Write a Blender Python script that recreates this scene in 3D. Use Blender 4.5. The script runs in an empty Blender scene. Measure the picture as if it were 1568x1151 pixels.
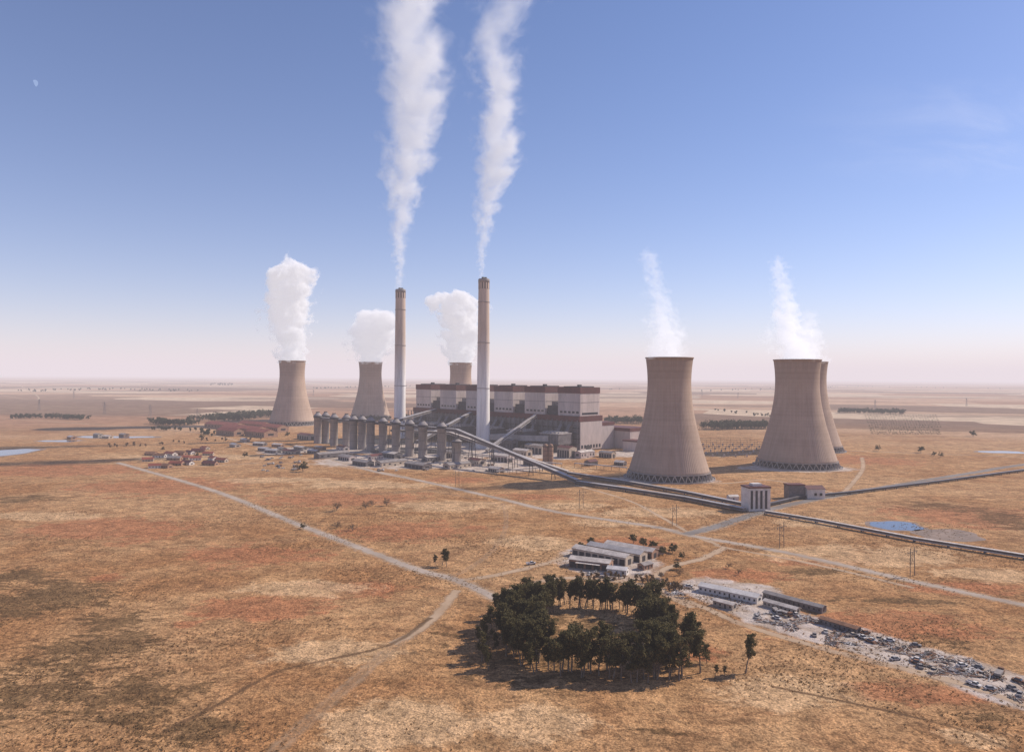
import bpy, math, random
import numpy as np
from mathutils import Vector, Matrix
random.seed(7); R=np.random.default_rng(7)
scene=bpy.context.scene
F=1100.0; CH=110.0
# ---------------------------------------------------------------- camera
cam=bpy.data.cameras.new("camera"); camo=bpy.data.objects.new("camera",cam)
scene.collection.objects.link(camo); scene.camera=camo
cam.sensor_width=36; cam.lens=36*F/1568; cam.clip_end=400000; cam.clip_start=1
ROT=(Matrix.Rotation(math.radians(90.08),3,'X')@Matrix.Rotation(math.radians(0.34),3,'Z'))
camo.rotation_euler=ROT.to_euler(); camo.location=(0,0,CH)
def gp(u,v,z=0.0):
    d=ROT@Vector(((u-784)/F,-(v-575.5)/F,-1)); t=(z-CH)/d.z
    return (d.x*t,d.y*t)
def vp(u,v,Y):
    d=ROT@Vector(((u-784)/F,-(v-575.5)/F,-1)); t=Y/d.y
    return (d.x*t,CH+d.z*t)
# ---------------------------------------------------------------- node helper
class NT:
    def __init__(s,mat): s.t=mat.node_tree; s.n=s.t.nodes; s.l=s.t.links
    def new(s,ty,**k):
        n=s.n.new(ty)
        for a,b in k.items(): setattr(n,a,b)
        return n
    def put(s,sock,v):
        if isinstance(v,bpy.types.NodeSocket): s.l.new(v,sock)
        else:
            if isinstance(v,(tuple,list)) and len(v)==3 and len(sock.default_value)==4: v=(*v,1)
            sock.default_value=v
    def m(s,op,a,b=0.0,c=None,clamp=False):
        n=s.new('ShaderNodeMath',operation=op,use_clamp=clamp); s.put(n.inputs[0],a); s.put(n.inputs[1],b)
        if c is not None: s.put(n.inputs[2],c)
        return n.outputs[0]
    def mix(s,f,a,b,bt='MIX'):
        n=s.new('ShaderNodeMix',data_type='RGBA',blend_type=bt); s.put(n.inputs[0],f); s.put(n.inputs[6],a); s.put(n.inputs[7],b)
        return n.outputs[2]
    def mr(s,v,a,b,c=0.0,d=1.0,smooth=True):
        n=s.new('ShaderNodeMapRange'); 
        if smooth: n.interpolation_type='SMOOTHSTEP'
        for i,x in enumerate((v,a,b,c,d)): s.put(n.inputs[i],x)
        return n.outputs[0]
    def noise(s,vec,scale,detail=3,rough=.5,dist=0.0):
        n=s.new('ShaderNodeTexNoise'); s.put(n.inputs['Vector'],vec); s.put(n.inputs['Scale'],scale)
        n.inputs['Detail'].default_value=detail; n.inputs['Roughness'].default_value=rough; n.inputs['Distortion'].default_value=dist
        return n.outputs[0]
    def vmul(s,vec,k):
        n=s.new('ShaderNodeVectorMath',operation='MULTIPLY'); s.put(n.inputs[0],vec); s.put(n.inputs[1],k); return n.outputs[0]
    def xyz(s,vec):
        n=s.new('ShaderNodeSeparateXYZ'); s.put(n.inputs[0],vec); return n.outputs
    def comb(s,x,y,z):
        n=s.new('ShaderNodeCombineXYZ'); s.put(n.inputs[0],x); s.put(n.inputs[1],y); s.put(n.inputs[2],z); return n.outputs[0]
    def attr(s,name):
        n=s.new('ShaderNodeAttribute',attribute_name=name); return n.outputs['Fac']
def newmat(name):
    m=bpy.data.materials.new(name); m.use_nodes=True
    nt=NT(m); b=m.node_tree.nodes['Principled BSDF']; return m,nt,b
def simple(name,col,rough=.8,scale=.3,var=.25,bump=0.0,metal=0.0,stretch=(1,1,1),spec=.3):
    m,nt,b=newmat(name); p=nt.new('ShaderNodeNewGeometry').outputs['Position']
    p=nt.vmul(p,stretch)
    n=nt.noise(p,scale,4,.6); n2=nt.noise(p,scale*7,2,.6)
    f=nt.m('ADD',nt.m('MULTIPLY',n,.65),nt.m('MULTIPLY',n2,.35))
    f=nt.mr(f,.32,.68,1-var,1+var)
    c=nt.vmul((col[0],col[1],col[2]),nt.comb(f,f,f)); nt.l.new(c,b.inputs['Base Color'])
    b.inputs['Roughness'].default_value=rough; b.inputs['Metallic'].default_value=metal
    b.inputs['Specular IOR Level'].default_value=spec
    return m
# ---------------------------------------------------------------- mesh builder
class MB:
    def __init__(s): s.v=[];s.f=[];s.m=[];s.s=[]
    def add(s,vs,fs,mat=0,smooth=False):
        o=len(s.v); s.v+= [tuple(x) for x in vs]; s.f+=[tuple(i+o for i in f) for f in fs]; s.m+=[mat]*len(fs); s.s+=[smooth]*len(fs)
    def box(s,c,sz,rot=0,mat=0,top=(1,1)):
        sx,sy,h=sz; ca,sa=math.cos(rot),math.sin(rot); vs=[]
        for z,k in ((0,(1,1)),(h,top)):
            for a,b in ((-1,-1),(1,-1),(1,1),(-1,1)):
                x=a*sx/2*k[0]; y=b*sy/2*k[1]; vs.append((c[0]+x*ca-y*sa,c[1]+x*sa+y*ca,c[2]+z))
        s.add(vs,[(3,2,1,0),(4,5,6,7),(0,1,5,4),(1,2,6,5),(2,3,7,6),(3,0,4,7)],mat)
    def gable(s,c,L,W,hw,hr,rot=0,wm=0,rm=1,ov=.4,th=.25):
        ca,sa=math.cos(rot),math.sin(rot)
        def T(x,y,z): return (c[0]+x*ca-y*sa,c[1]+x*sa+y*ca,c[2]+z)
        a,b=L/2,W/2
        s.add([T(-a,-b,0),T(a,-b,0),T(a,b,0),T(-a,b,0),T(-a,-b,hw),T(a,-b,hw),T(a,b,hw),T(-a,b,hw),T(-a,0,hw+hr),T(a,0,hw+hr)],
              [(0,1,5,4),(2,3,7,6),(1,2,6,9,5),(3,0,4,8,7)],wm)
        A=a+ov; B=b+ov; dz=hr*ov/b
        for sg in (-1,1):
            s.add([T(-A,sg*B,hw-dz+.03),T(A,sg*B,hw-dz+.03),T(A,0,hw+hr+.03),T(-A,0,hw+hr+.03),
                   T(-A,sg*B,hw-dz+th),T(A,sg*B,hw-dz+th),T(A,0,hw+hr+th),T(-A,0,hw+hr+th)],
                  [(0,1,2,3),(4,5,6,7),(0,1,5,4),(1,2,6,5),(3,0,4,7)],rm)
    def lathe(s,c,prof,n=32,mat=0,smooth=True,cap=False):
        vs=[];fs=[]
        for r,z in prof:
            for i in range(n):
                a=2*math.pi*i/n; vs.append((c[0]+r*math.cos(a),c[1]+r*math.sin(a),c[2]+z))
        for j in range(len(prof)-1):
            for i in range(n):
                k=(i+1)%n; fs.append((j*n+i,j*n+k,(j+1)*n+k,(j+1)*n+i))
        s.add(vs,fs,mat,smooth)
        if cap: s.add(vs[-n:],[tuple(range(n))],mat)
    def beam(s,p,q,w,h=None,mat=0):
        h=h or w; p=Vector(p);q=Vector(q); d=(q-p); 
        if d.length<1e-6: return
        d.normalize(); up=Vector((0,0,1)) if abs(d.z)<.95 else Vector((1,0,0))
        r=d.cross(up).normalized(); t=r.cross(d).normalized(); vs=[]
        for e in (p,q):
            for a,b in ((-1,-1),(1,-1),(1,1),(-1,1)): vs.append(e+r*(a*w/2)+t*(b*h/2))
        s.add(vs,[(3,2,1,0),(4,5,6,7),(0,1,5,4),(1,2,6,5),(2,3,7,6),(3,0,4,7)],mat)
    def mesh(s,name,mats):
        me=bpy.data.meshes.new(name); me.from_pydata(s.v,[],s.f)
        for m in mats: me.materials.append(m)
        me.polygons.foreach_set('material_index',s.m); me.polygons.foreach_set('use_smooth',s.s); me.update(); return me
    def obj(s,name,mats,loc=(0,0,0),rot=0):
        return place(name,s.mesh(name,mats),loc,rot)
def place(name,me,loc=(0,0,0),rot=0,sc=1):
    o=bpy.data.objects.new(name,me); o.location=loc; o.rotation_euler=(0,0,rot)
    o.scale=(sc,)*3 if not isinstance(sc,tuple) else sc
    scene.collection.objects.link(o); return o
# ---------------------------------------------------------------- world, sun
AZ=math.radians(67); EL=math.radians(38)
w=bpy.data.worlds.new("World"); scene.world=w; w.use_nodes=True
wn=w.node_tree.nodes; wl=w.node_tree.links
sky=wn.new('ShaderNodeTexSky'); sky.sky_type='NISHITA'; sky.sun_disc=False; sky.sun_elevation=EL; sky.sun_rotation=AZ
sky.altitude=1200; sky.air_density=1.0; sky.dust_density=.6; sky.ozone_density=3.6
hs=wn.new('ShaderNodeHueSaturation'); hs.inputs['Saturation'].default_value=1.16
tn=wn.new('ShaderNodeMix'); tn.data_type='RGBA'; tn.blend_type='MULTIPLY'; tn.inputs[0].default_value=1; tn.inputs[7].default_value=(1.08,.93,1.0,1)
wl.new(sky.outputs[0],hs.inputs['Color']); wl.new(hs.outputs[0],tn.inputs[6]); wl.new(tn.outputs[2],wn['Background'].inputs[0]); wn['Background'].inputs[1].default_value=.135
scene.view_settings.view_transform='Standard'; scene.view_settings.look='None'; scene.view_settings.exposure=0
sd=Vector((math.sin(AZ)*math.cos(EL),math.cos(AZ)*math.cos(EL),math.sin(EL)))
sl=bpy.data.lights.new("sun",'SUN'); sl.energy=5.0; sl.angle=math.radians(.5); sl.color=(1,.91,.79)
so=bpy.data.objects.new("sun",sl); so.rotation_euler=sd.to_track_quat('Z','Y').to_euler(); so.location=(500,100,600); scene.collection.objects.link(so)
# haze: an absorbing air layer over the plain, glow put in for scattered light
hm=bpy.data.materials.new("haze_air"); hm.use_nodes=True; hn=hm.node_tree.nodes; hn.remove(hn['Principled BSDF'])
ab=hn.new('ShaderNodeVolumeAbsorption'); em=hn.new('ShaderNodeEmission'); ad=hn.new('ShaderNodeAddShader')
SIG=1/12000
ab.inputs['Color'].default_value=(0,0,0,1); ab.inputs['Density'].default_value=SIG
em.inputs['Color'].default_value=(.83,.735,.79,1); em.inputs['Strength'].default_value=SIG
hm.node_tree.links.new(ab.outputs[0],ad.inputs[0]); hm.node_tree.links.new(em.outputs[0],ad.inputs[1])
hm.node_tree.links.new(ad.outputs[0],hn['Material Output'].inputs['Volume'])
b=MB(); b.box((0,0,-5),(240000,240000,755)); b.obj("haze",[hm])
# ---------------------------------------------------------------- ground
def axis(a,b,step,far,g=1.25):
    mid=list(np.arange(a,b+.1,step)); lo=[];hi=[]; d=step;x=a
    while x>-far: d*=g; x-=d; lo.append(x)
    d=step;x=b
    while x<far: d*=g; x+=d; hi.append(x)
    return np.array(lo[::-1]+mid+hi)
xs=axis(-800,1000,5,110000); ys=axis(150,1500,5,110000)
X,Y=np.meshgrid(xs,ys); nx,ny=len(xs),len(ys)
co=np.stack([X.ravel(),Y.ravel(),np.zeros(nx*ny)],1)
idx=np.arange(nx*ny).reshape(ny,nx)
fa=np.stack([idx[:-1,:-1].ravel(),idx[:-1,1:].ravel(),idx[1:,1:].ravel(),idx[1:,:-1].ravel()],1)
gm=bpy.data.meshes.new("ground"); gm.vertices.add(len(co)); gm.vertices.foreach_set('co',co.ravel())
gm.loops.add(fa.size); gm.loops.foreach_set('vertex_index',fa.ravel()); gm.polygons.add(len(fa))
gm.polygons.foreach_set('loop_start',np.arange(0,fa.size,4)); gm.update(calc_edges=True)
def ell(lst):
    out=np.full(X.shape,-1.0)
    for (u,v,ru,rv) in lst:
        x0,y0=gp(u,v); x1,y1=gp(u+ru,v); ya=gp(u,v-rv)[1]; yb=gp(u,v+rv)[1]
        rx=abs(x1-x0); yc=(ya+yb)/2; ry=abs(ya-yb)/2
        d=np.sqrt(((X-x0)/rx)**2+((Y-yc)/ry)**2); out=np.maximum(out,np.clip(1-d,-1,.6))
    return out
def segs(lst,wd):
    out=np.full(X.shape,-1.0)
    for pl in lst:
        P=[gp(*p) for p in pl]
        for (a,b_) in zip(P[:-1],P[1:]):
            dx,dy=b_[0]-a[0],b_[1]-a[1]; L=dx*dx+dy*dy
            t=np.clip(((X-a[0])*dx+(Y-a[1])*dy)/L,0,1); d=np.hypot(X-a[0]-t*dx,Y-a[1]-t*dy)
            out=np.maximum(out,1-d/wd)
    return np.clip(out,-1,.6)
burn_dark=ell([(50,925,110,40),(110,1000,110,45),(50,1080,150,45),(200,1070,110,40),(30,880,50,12),(320,1120,90,22),(150,960,60,25),(1545,795,50,22),(1440,985,60,8),
          (850,990,150,50),(40,765,50,8),(1430,775,60,8),(1240,875,60,5),(1380,920,90,7),(1000,1120,60,8),(1500,1105,60,18)])  # first patch here is a darker area under the tree ring
red=ell([(160,885,34,9),(290,955,26,8),(250,745,160,16),(520,765,150,14),(700,735,60,6),(820,760,60,6),(1130,880,90,12),(1350,960,200,26),(1480,900,120,14),
         (1320,705,90,9),(1480,790,140,22),(950,830,90,10),(620,815,130,18),(380,850,140,20),(90,720,160,12),(1250,860,90,9),(1050,1000,70,20),(180,810,160,22),(400,930,120,22),(1400,1060,120,20),(560,900,90,16)])
straw=ell([(1000,785,130,10),(940,800,80,8),(1330,850,170,20),(1500,880,100,14),(420,735,90,6),(560,742,130,7),(690,775,110,10),(870,775,70,6),
           (600,1110,150,45),(820,1110,120,35),(1200,1060,130,30),(60,790,110,8),(500,1000,120,25),(480,900,120,14),(1250,800,90,8),(560,690,180,5),(870,720,60,8),(1500,1130,80,20),(300,700,150,5),(820,830,80,12)])
conc=np.maximum.reduce([ell([(620,706,150,12),(760,712,90,12),(850,695,60,10),(700,690,160,14),(590,688,90,8),(1095,905,60,22),(940,862,85,26),(440,690,45,6),(960,695,50,5),(1150,905,50,14),(1010,735,90,6),(1220,717,90,6)]),
   segs([[(1100,905),(1180,945),(1300,975),(1450,1020),(1568,1060),(1700,1100)]],17)])
for nm,a in (('burn_dark',burn_dark),('red',red),('straw',straw),('conc',conc)):
    at=gm.attributes.new(nm,'FLOAT','POINT'); at.data.foreach_set('value',a.ravel().astype(np.float32))
m,nt,bs=newmat("dry_grassland"); P=nt.new('ShaderNodeNewGeometry').outputs['Position']
n250=nt.noise(P,.004,4,.55); n50=nt.noise(P,.018,5,.6,.6); n10=nt.noise(P,.09,5,.65,.4); n2=nt.noise(P,.42,4,.75); n05=nt.noise(P,1.3,2,.65)
str_=nt.noise(nt.vmul(P,(.03,.06,1)),1,5,.7,.9); str2=nt.noise(nt.vmul(P,(.09,.2,1)),1,4,.7,.8)
c=nt.mix(nt.mr(n50,.35,.65),(.34,.165,.068),(.485,.27,.125))
c=nt.mix(nt.m('MULTIPLY',nt.mr(n250,.42,.62),.5),c,(.54,.33,.17))
c=nt.mix(nt.m('MULTIPLY',nt.mr(str_,.50,.66),.6),c,(.25,.12,.055))
c=nt.mix(nt.m('MULTIPLY',nt.mr(str2,.50,.62),.40),c,(.23,.11,.050))
def msk(name,amp,k=1.0,lo=0.0,hi=.25,sa=0.0):
    q=nt.m('ADD',nt.attr(name),nt.m('MULTIPLY',nt.m('SUBTRACT',n10,.5),amp)); q=nt.m('ADD',q,nt.m('MULTIPLY',nt.m('SUBTRACT',n50,.5),amp))
    if sa: q=nt.m('ADD',q,nt.m('ADD',nt.m('MULTIPLY',nt.m('SUBTRACT',str_,.5),sa),nt.m('MULTIPLY',nt.m('SUBTRACT',str2,.5),sa)))
    return nt.m('MULTIPLY',nt.mr(q,lo,hi),k)
c=nt.mix(msk('red',1.6,.65,0,.45,1.2),c,(.37,.135,.062))
c=nt.mix(msk('straw',1.3,.65,0,.4,1.0),c,(.60,.39,.215))
c=nt.mix(msk('burn_dark',2.2,.75,.05,.4,3.0),c,(.115,.068,.030))
sp=nt.m('MULTIPLY',nt.mr(n10,.25,.75,.66,1.34),nt.m('MULTIPLY',nt.mr(n2,.32,.68,.55,1.42),nt.mr(n05,.32,.68,.66,1.34)))
c=nt.vmul(c,nt.comb(sp,sp,sp))
tuft=nt.m('MULTIPLY',nt.mr(n2,.56,.64),nt.mr(n50,.36,.56)); c=nt.mix(nt.m('MULTIPLY',tuft,.5),c,(.12,.068,.03))
c=nt.mix(msk('conc',.6,.85,-.05,.2),c,nt.mix(nt.mr(n10,.4,.6),(.46,.37,.30),(.60,.52,.46)))
# distant farm fields
rotv=nt.new('ShaderNodeVectorRotate'); nt.l.new(P,rotv.inputs['Vector']); rotv.inputs['Angle'].default_value=.35
fv=nt.vmul(rotv.outputs[0],(1/900,1/550,0)); vo=nt.new('ShaderNodeTexVoronoi'); vo.distance='CHEBYCHEV'; nt.l.new(fv,vo.inputs['Vector']); vo.inputs['Scale'].default_value=1; vo.inputs['Randomness'].default_value=.8
sc_=nt.new('ShaderNodeSeparateColor'); nt.l.new(vo.outputs['Color'],sc_.inputs[0])
fc=nt.mix(sc_.outputs[0],(.34,.18,.11),(.56,.37,.24)); fc=nt.mix(nt.m('MULTIPLY',nt.mr(sc_.outputs[1],.58,.68),.8),fc,(.15,.095,.07)); fc=nt.mix(nt.m('MULTIPLY',nt.mr(sc_.outputs[2],.72,.78),.75),fc,(.64,.50,.35))
n600=nt.noise(nt.vmul(P,(1/1500,1/500,0)),1,4,.6); fc=nt.mix(nt.m('MULTIPLY',nt.mr(n600,.5,.60),.7),fc,(.20,.12,.085))
fs_=nt.mr(nt.noise(P,.02,4,.7),.3,.7,.75,1.25); fc=nt.vmul(fc,nt.comb(fs_,fs_,fs_))
ln=nt.new('ShaderNodeVectorMath',operation='LENGTH'); nt.l.new(P,ln.inputs[0])
far=nt.mr(nt.m('ADD',ln.outputs['Value'],nt.m('MULTIPLY',n250,500)),1500,2300)
c=nt.mix(nt.m('MULTIPLY',far,.88),c,fc)
nt.l.new(c,bs.inputs['Base Color']); bs.inputs['Roughness'].default_value=1; bs.inputs['Specular IOR Level'].default_value=.05
bn=nt.new('ShaderNodeBump'); bn.inputs['Strength'].default_value=.9; bn.inputs['Distance'].default_value=.8
nt.l.new(nt.m('ADD',n2,nt.m('MULTIPLY',n10,2.5)),bn.inputs['Height']); nt.l.new(bn.outputs[0],bs.inputs['Normal'])
gm.materials.append(m); place("ground",gm)
# ---------------------------------------------------------------- common materials
M={}
M['conc']=simple('concrete',(.36,.30,.26),.9,.1,.2)
M['white']=simple('white_paint',(.64,.58,.53),.7,.15,.2)
M['panel']=simple('pale_cladding',(.50,.41,.375),.6,.05,.18,stretch=(1,1,.2))
M['maroon']=simple('maroon_cladding',(.12,.038,.034),.6,.06,.3)
M['red']=simple('red_roof',(.25,.07,.045),.7,.15,.3)
M['steel']=simple('grey_steel',(.17,.15,.15),.5,.1,.35,metal=.2)
M['dsteel']=simple('dark_steel',(.055,.05,.053),.6,.2,.35)
M['lsteel']=simple('light_steel',(.42,.375,.35),.5,.1,.25,metal=.1)
M['glass']=simple('window_glass',(.03,.035,.045),.15,.5,.2,spec=.5)
M['tin']=simple('tin_roof',(.54,.46,.40),.7,.25,.3)
M['grey']=simple('grey_roof',(.27,.23,.21),.7,.25,.3)
M['rust']=simple('rust',(.24,.12,.07),.9,.5,.4)
M['brick']=simple('brick_wall',(.32,.19,.13),.9,.3,.25)
M['cream']=simple('cream_wall',(.46,.37,.29),.9,.3,.2)
M['silo']=simple('silo_concrete',(.30,.26,.245),.9,.12,.22,stretch=(1,1,.15))
M['tyre']=simple('tyre_rubber',(.02,.02,.02),.9,1,.2)
M['bark']=simple('bark',(.19,.145,.11),.95,1.5,.35,stretch=(1,1,.3))
# cooling tower shell
m,nt,bs=newmat('cooling_tower_concrete'); tc=nt.new('ShaderNodeTexCoord').outputs['Object']; o=nt.xyz(tc)
ang=nt.m('ARCTAN2',o[1],o[0]); st=nt.noise(nt.comb(nt.m('MULTIPLY',ang,9),0,nt.m('MULTIPLY',o[2],.012)),1.6,5,.6)
ring=nt.noise(nt.comb(0,0,nt.m('MULTIPLY',o[2],.22)),1,3,.7); bl=nt.noise(tc,.035,4,.6)
f=nt.m('ADD',nt.m('MULTIPLY',st,.35),nt.m('ADD',nt.m('MULTIPLY',ring,.3),nt.m('MULTIPLY',bl,.35)))
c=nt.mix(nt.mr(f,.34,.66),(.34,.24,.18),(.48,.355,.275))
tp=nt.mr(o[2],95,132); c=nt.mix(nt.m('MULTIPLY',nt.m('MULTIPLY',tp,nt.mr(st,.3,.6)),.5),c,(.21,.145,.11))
rib=nt.m('SINE',nt.m('MULTIPLY',ang,110)); bn=nt.new('ShaderNodeBump'); bn.inputs['Strength'].default_value=.2; bn.inputs['Distance'].default_value=.4
nt.l.new(rib,bn.inputs['Height']); nt.l.new(bn.outputs[0],bs.inputs['Normal']); nt.l.new(c,bs.inputs['Base Color']); bs.inputs['Roughness'].default_value=.95; bs.inputs['Specular IOR Level'].default_value=.1
M['tower']=m
# chimney
m,nt,bs=newmat('chimney_concrete'); tc=nt.new('ShaderNodeTexCoord').outputs['Object']; o=nt.xyz(tc)
n=nt.noise(nt.vmul(tc,(.2,.2,.02)),1,4,.6); c=nt.mix(nt.mr(o[2],90,190),(.80,.74,.70),(.56,.43,.34)); k=nt.mr(n,.3,.7,.85,1.12)
nt.l.new(nt.vmul(c,nt.comb(k,k,k)),bs.inputs['Base Color']); bs.inputs['Roughness'].default_value=.9; bs.inputs['Specular IOR Level'].default_value=.1
M['chim']=m
# ---------------------------------------------------------------- cooling towers
def cooling_tower(u,vb,vt,wb,wt):
    x,y=gp(u,vb); H=vp(u,vt,y)[1]; rb=wb/2*y/F; rtop=wt/2*y/F
    rt=rtop/1.085; zt=.80*H; c=zt/math.sqrt((rb/rt)**2-1); r=lambda z: rt*math.sqrt(1+((z-zt)/c)**2)
    z0=.055*H; mb=MB(); zs=[z0+(H-z0)*i/40 for i in range(41)]
    prof=[(r(z0)-1,z0)]+[(r(z),z) for z in zs]+[(r(H)+.7,H-.02),(r(H)+.7,H+1.3),(r(H)-.9,H+1.3)]+[(r(z)-.9,z) for z in zs[::-1]]
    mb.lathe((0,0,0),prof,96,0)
    mb.lathe((0,0,0),[(r(z0)+.5,z0),(r(z0)+.5,z0+1.2),(r(z0),z0+1.21)],96,3,False)
    N=40
    for i in range(N):
        a=2*math.pi*i/N
        for s_ in (-1,1):
            a2=a+s_*math.pi/N; mb.beam((r(0)*1.005*math.cos(a),r(0)*1.005*math.sin(a),0),(r(z0)*math.cos(a2),r(z0)*math.sin(a2),z0+.3),.75,.75,1)
    mb.lathe((0,0,0),[(r(0)+3.2,0),(r(0)+3.2,1.2),(r(0)+2.6,1.2),(r(0)+2.6,.6),(0.1,.6)],96,3,False)
    mb.lathe((0,0,0),[(r(0)*.93,.65),(r(z0)*.93,z0+2)],48,2,False)  # dark drum behind the legs, shade of the open gap put into colour
    o=mb.obj("cooling_tower",[M['tower'],M['conc'],M['dsteel'],M['silo']],(x,y,0)); return x,y,H
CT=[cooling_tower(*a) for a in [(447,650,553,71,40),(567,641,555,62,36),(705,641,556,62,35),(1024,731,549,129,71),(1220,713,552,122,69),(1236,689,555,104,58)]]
# ---------------------------------------------------------------- chimneys
def chimney(u,vb,vt,w0,w1):
    x,y=gp(u,vb); H=vp(u,vt,y)[1]; r0=w0/2*y/F; r1=w1/2*y/F; mb=MB(); rr=lambda z:r0+(r1-r0)*z/H
    mb.lathe((0,0,0),[(r0*1.25,0),(r0*1.05,12)]+[(rr(z),z) for z in np.linspace(14,H-16,14)],40,0)
    mb.lathe((0,0,0),[(rr(H)-.8,H-16),(rr(H)-.8,H-6)],40,1)
    for i in range(12):
        a=i*math.pi/6; mb.box(((rr(H)-.3)*math.cos(a),(rr(H)-.3)*math.sin(a),H-16),(1.2,2.6,10),a,0)
    mb.lathe((0,0,0),[(rr(H)-.5,H-6),(rr(H)+.5,H-5.9),(rr(H)+.5,H-1),(rr(H)-.4,H),(rr(H)-1.6,H),(rr(H)-1.6,H-4),(.1,H-4)],40,2)
    for k in (.35,.62,.86):
        mb.lathe((0,0,0),[(rr(H*k),H*k),(rr(H*k)+.7,H*k),(rr(H*k)+.7,H*k+.8),(rr(H*k),H*k+.8)],40,2,False)
    for k in range(3):
        a=k*2.1; mb.lathe((2.7*math.cos(a),2.7*math.sin(a),H-5),[(2.2,0),(2.2,7.5),(1.8,7.5),(1.8,3)],16,1)
    mb.obj("chimney",[M['chim'],M['dsteel'],M['grey']],(x,y,0)); return x,y,H
CHI=[chimney(612,670,443,18,15),chimney(739.5,685,427,21,16.5)]
# ---------------------------------------------------------------- power station
O=np.array((102.,1070.)); Aa=np.array((-.7071,.7071)); Bb=np.array((.7071,.7071)); RA=math.radians(135)
def S(t,w_,z=0): p=O+Aa*t+Bb*w_; return (p[0],p[1],z)
mb=MB()
def sbox(t0,t1,w0,w1,z0,z1,mat,mbx=None,top=(1,1)):
    (mbx or mb).box(S((t0+t1)/2,(w0+w1)/2,z0),(t1-t0,w1-w0,z1-z0),RA,mat,top)
sbox(-2,402,-4,50,0,44,1); sbox(-2.5,402.5,-4.5,50.5,44,52,2)
sbox(-1,401,50.5,82,0,36,0); sbox(-1.5,401.5,50.6,82.6,36,41,2)
sbox(-3,-2.02,-3,49,2,43.5,0)
for k in range(7): sbox(-3.12,-3.01,-1+k*7,3.2+k*7,4,9,3)
sbox(-3.2,-3.0,10,22,0,8,4)
for i in range(6):
    t=71*i; zz=52.02
    sbox(t,t+44,0,46,zz,86,0); sbox(t-.6,t+44.6,-.6,46.6,86,95,2)
    sbox(t+6,t+38,6,40,95.02,96.4,4); sbox(t+14,t+18,14,20,96.42,99,4)
    sbox(t-.15,t-.02,4,42,54,57,3)
    for k in range(5): sbox(t+3+k*8,t+8+k*8,-.2,-.02,56,59,3)
    sbox(t+1,t+43,-.22,-.02,72,72.6,1); sbox(t-.2,t-.02,1,45,72,72.6,1)
    if i<5: sbox(t+46,t+69,4,34,52.02,66,4); sbox(t+50,t+64,8,26,66.02,72,1)
    for k in range(7): sbox(t+k*10,t+k*10+1.2,-6.5,-5.5,0,46,1)
    for z in (10,18,26,34): sbox(t-1,t+68,-6,-4.2,z,z+.9,4)
mb.obj("power_station_building",[M['panel'],M['steel'],M['maroon'],M['glass'],M['dsteel']])
mb=MB()
sbox(-30,30,84,128,0,27,0); sbox(-30.6,30.6,83.4,128.6,27,32,1)
for k in range(5): sbox(-30.3,-30.02,87+k*8,92+k*8,4,9,2)
sbox(-62,-34,60,84,0,14,0); sbox(-62.5,-33.5,59.5,84.5,14,16,1)
for k in range(4): sbox(-62.3,-62.02,62+k*5.5,65+k*5.5,5,8,2)
mb.obj("turbine_annex_building",[M['panel'],M['maroon'],M['glass']])
for i in range(6):
    mb=MB(); t=71*i+4
    for a in range(4):
        for b_ in range(3): sbox(t+a*11,t+a*11+1,-44+b_*13,-43+b_*13,0,11,1)
    for a in range(4):
        for b_ in range(2): mb.box(S(t+4+a*10,-37+b_*14,5),(2,2,7),RA,0,(4.4,5.5))
    sbox(t-1,t+36,-46,-16,12.1,27,0); sbox(t-1.5,t+36.5,-46.5,-15.5,27,28,2)
    for k in range(6): sbox(t+1+k*6,t+3.5+k*6,-42,-20,28.02,30,2)
    for k in range(7): sbox(t-1.3+k*6,t-.9+k*6,-46.4,-46.02,12,27,1)
    mb.beam(S(t+10,-18,22),S(t+10,-5,38),6,6,0); mb.beam(S(t+27,-18,22),S(t+27,-5,38),6,6,0)
    tc_=CHI[1 if i<3 else 0]; mb.beam(S(t+18,-44,20),(tc_[0]+.7*6,tc_[1]+.7*6,16),6,8,2)
    mb.obj("precipitator",[M['steel'],M['dsteel'],M['lsteel']])
def sil(u,w_=-224):
    k=(u-784)/F; s0=1172+w_*1.41421; y=s0/(1+k); return (k*y,y,0)
for u,dw in [(487,0),(499,14),(512,-3),(531,6),(542,-6),(555,0),(568,-6),(587,-2),(607,-4),(628,-4),(648,-6),(677,-4),(700,0)]:
    x,y,_=sil(u,-224+dw); mb=MB(); H=50 if u<690 else 30; r=6.0
    mb.lathe((0,0,0),[(r,0),(r,H*.82),(r+.01,H*.82),(r+1.0,H*.83),(r+1.0,H*.9),(r*.9,H*.93),(2.5,H),(.1,H)],28,0)
    mb.lathe((0,0,0),[(r+1.02,H*.84),(r+1.05,H*.9)],28,1,False)
    mb.box((0,0,H*.94),(4,4,4),RA,2); mb.box((0,0,H*.94+4),(4.6,4.6,.5),RA,1)
    mb.box(((r+.9)*math.cos(RA),(r+.9)*math.sin(RA),0),(1.2,1.6,H*.9),RA,1)
    for z in (12,24,36): 
        if z<H*.8: mb.lathe((0,0,z),[(r,0),(r+.3,0),(r+.3,.5),(r,.5)],28,2,False)
    mb.obj("coal_silo",[M['silo'],M['dsteel'],M['steel']],(x,y,0))
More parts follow.
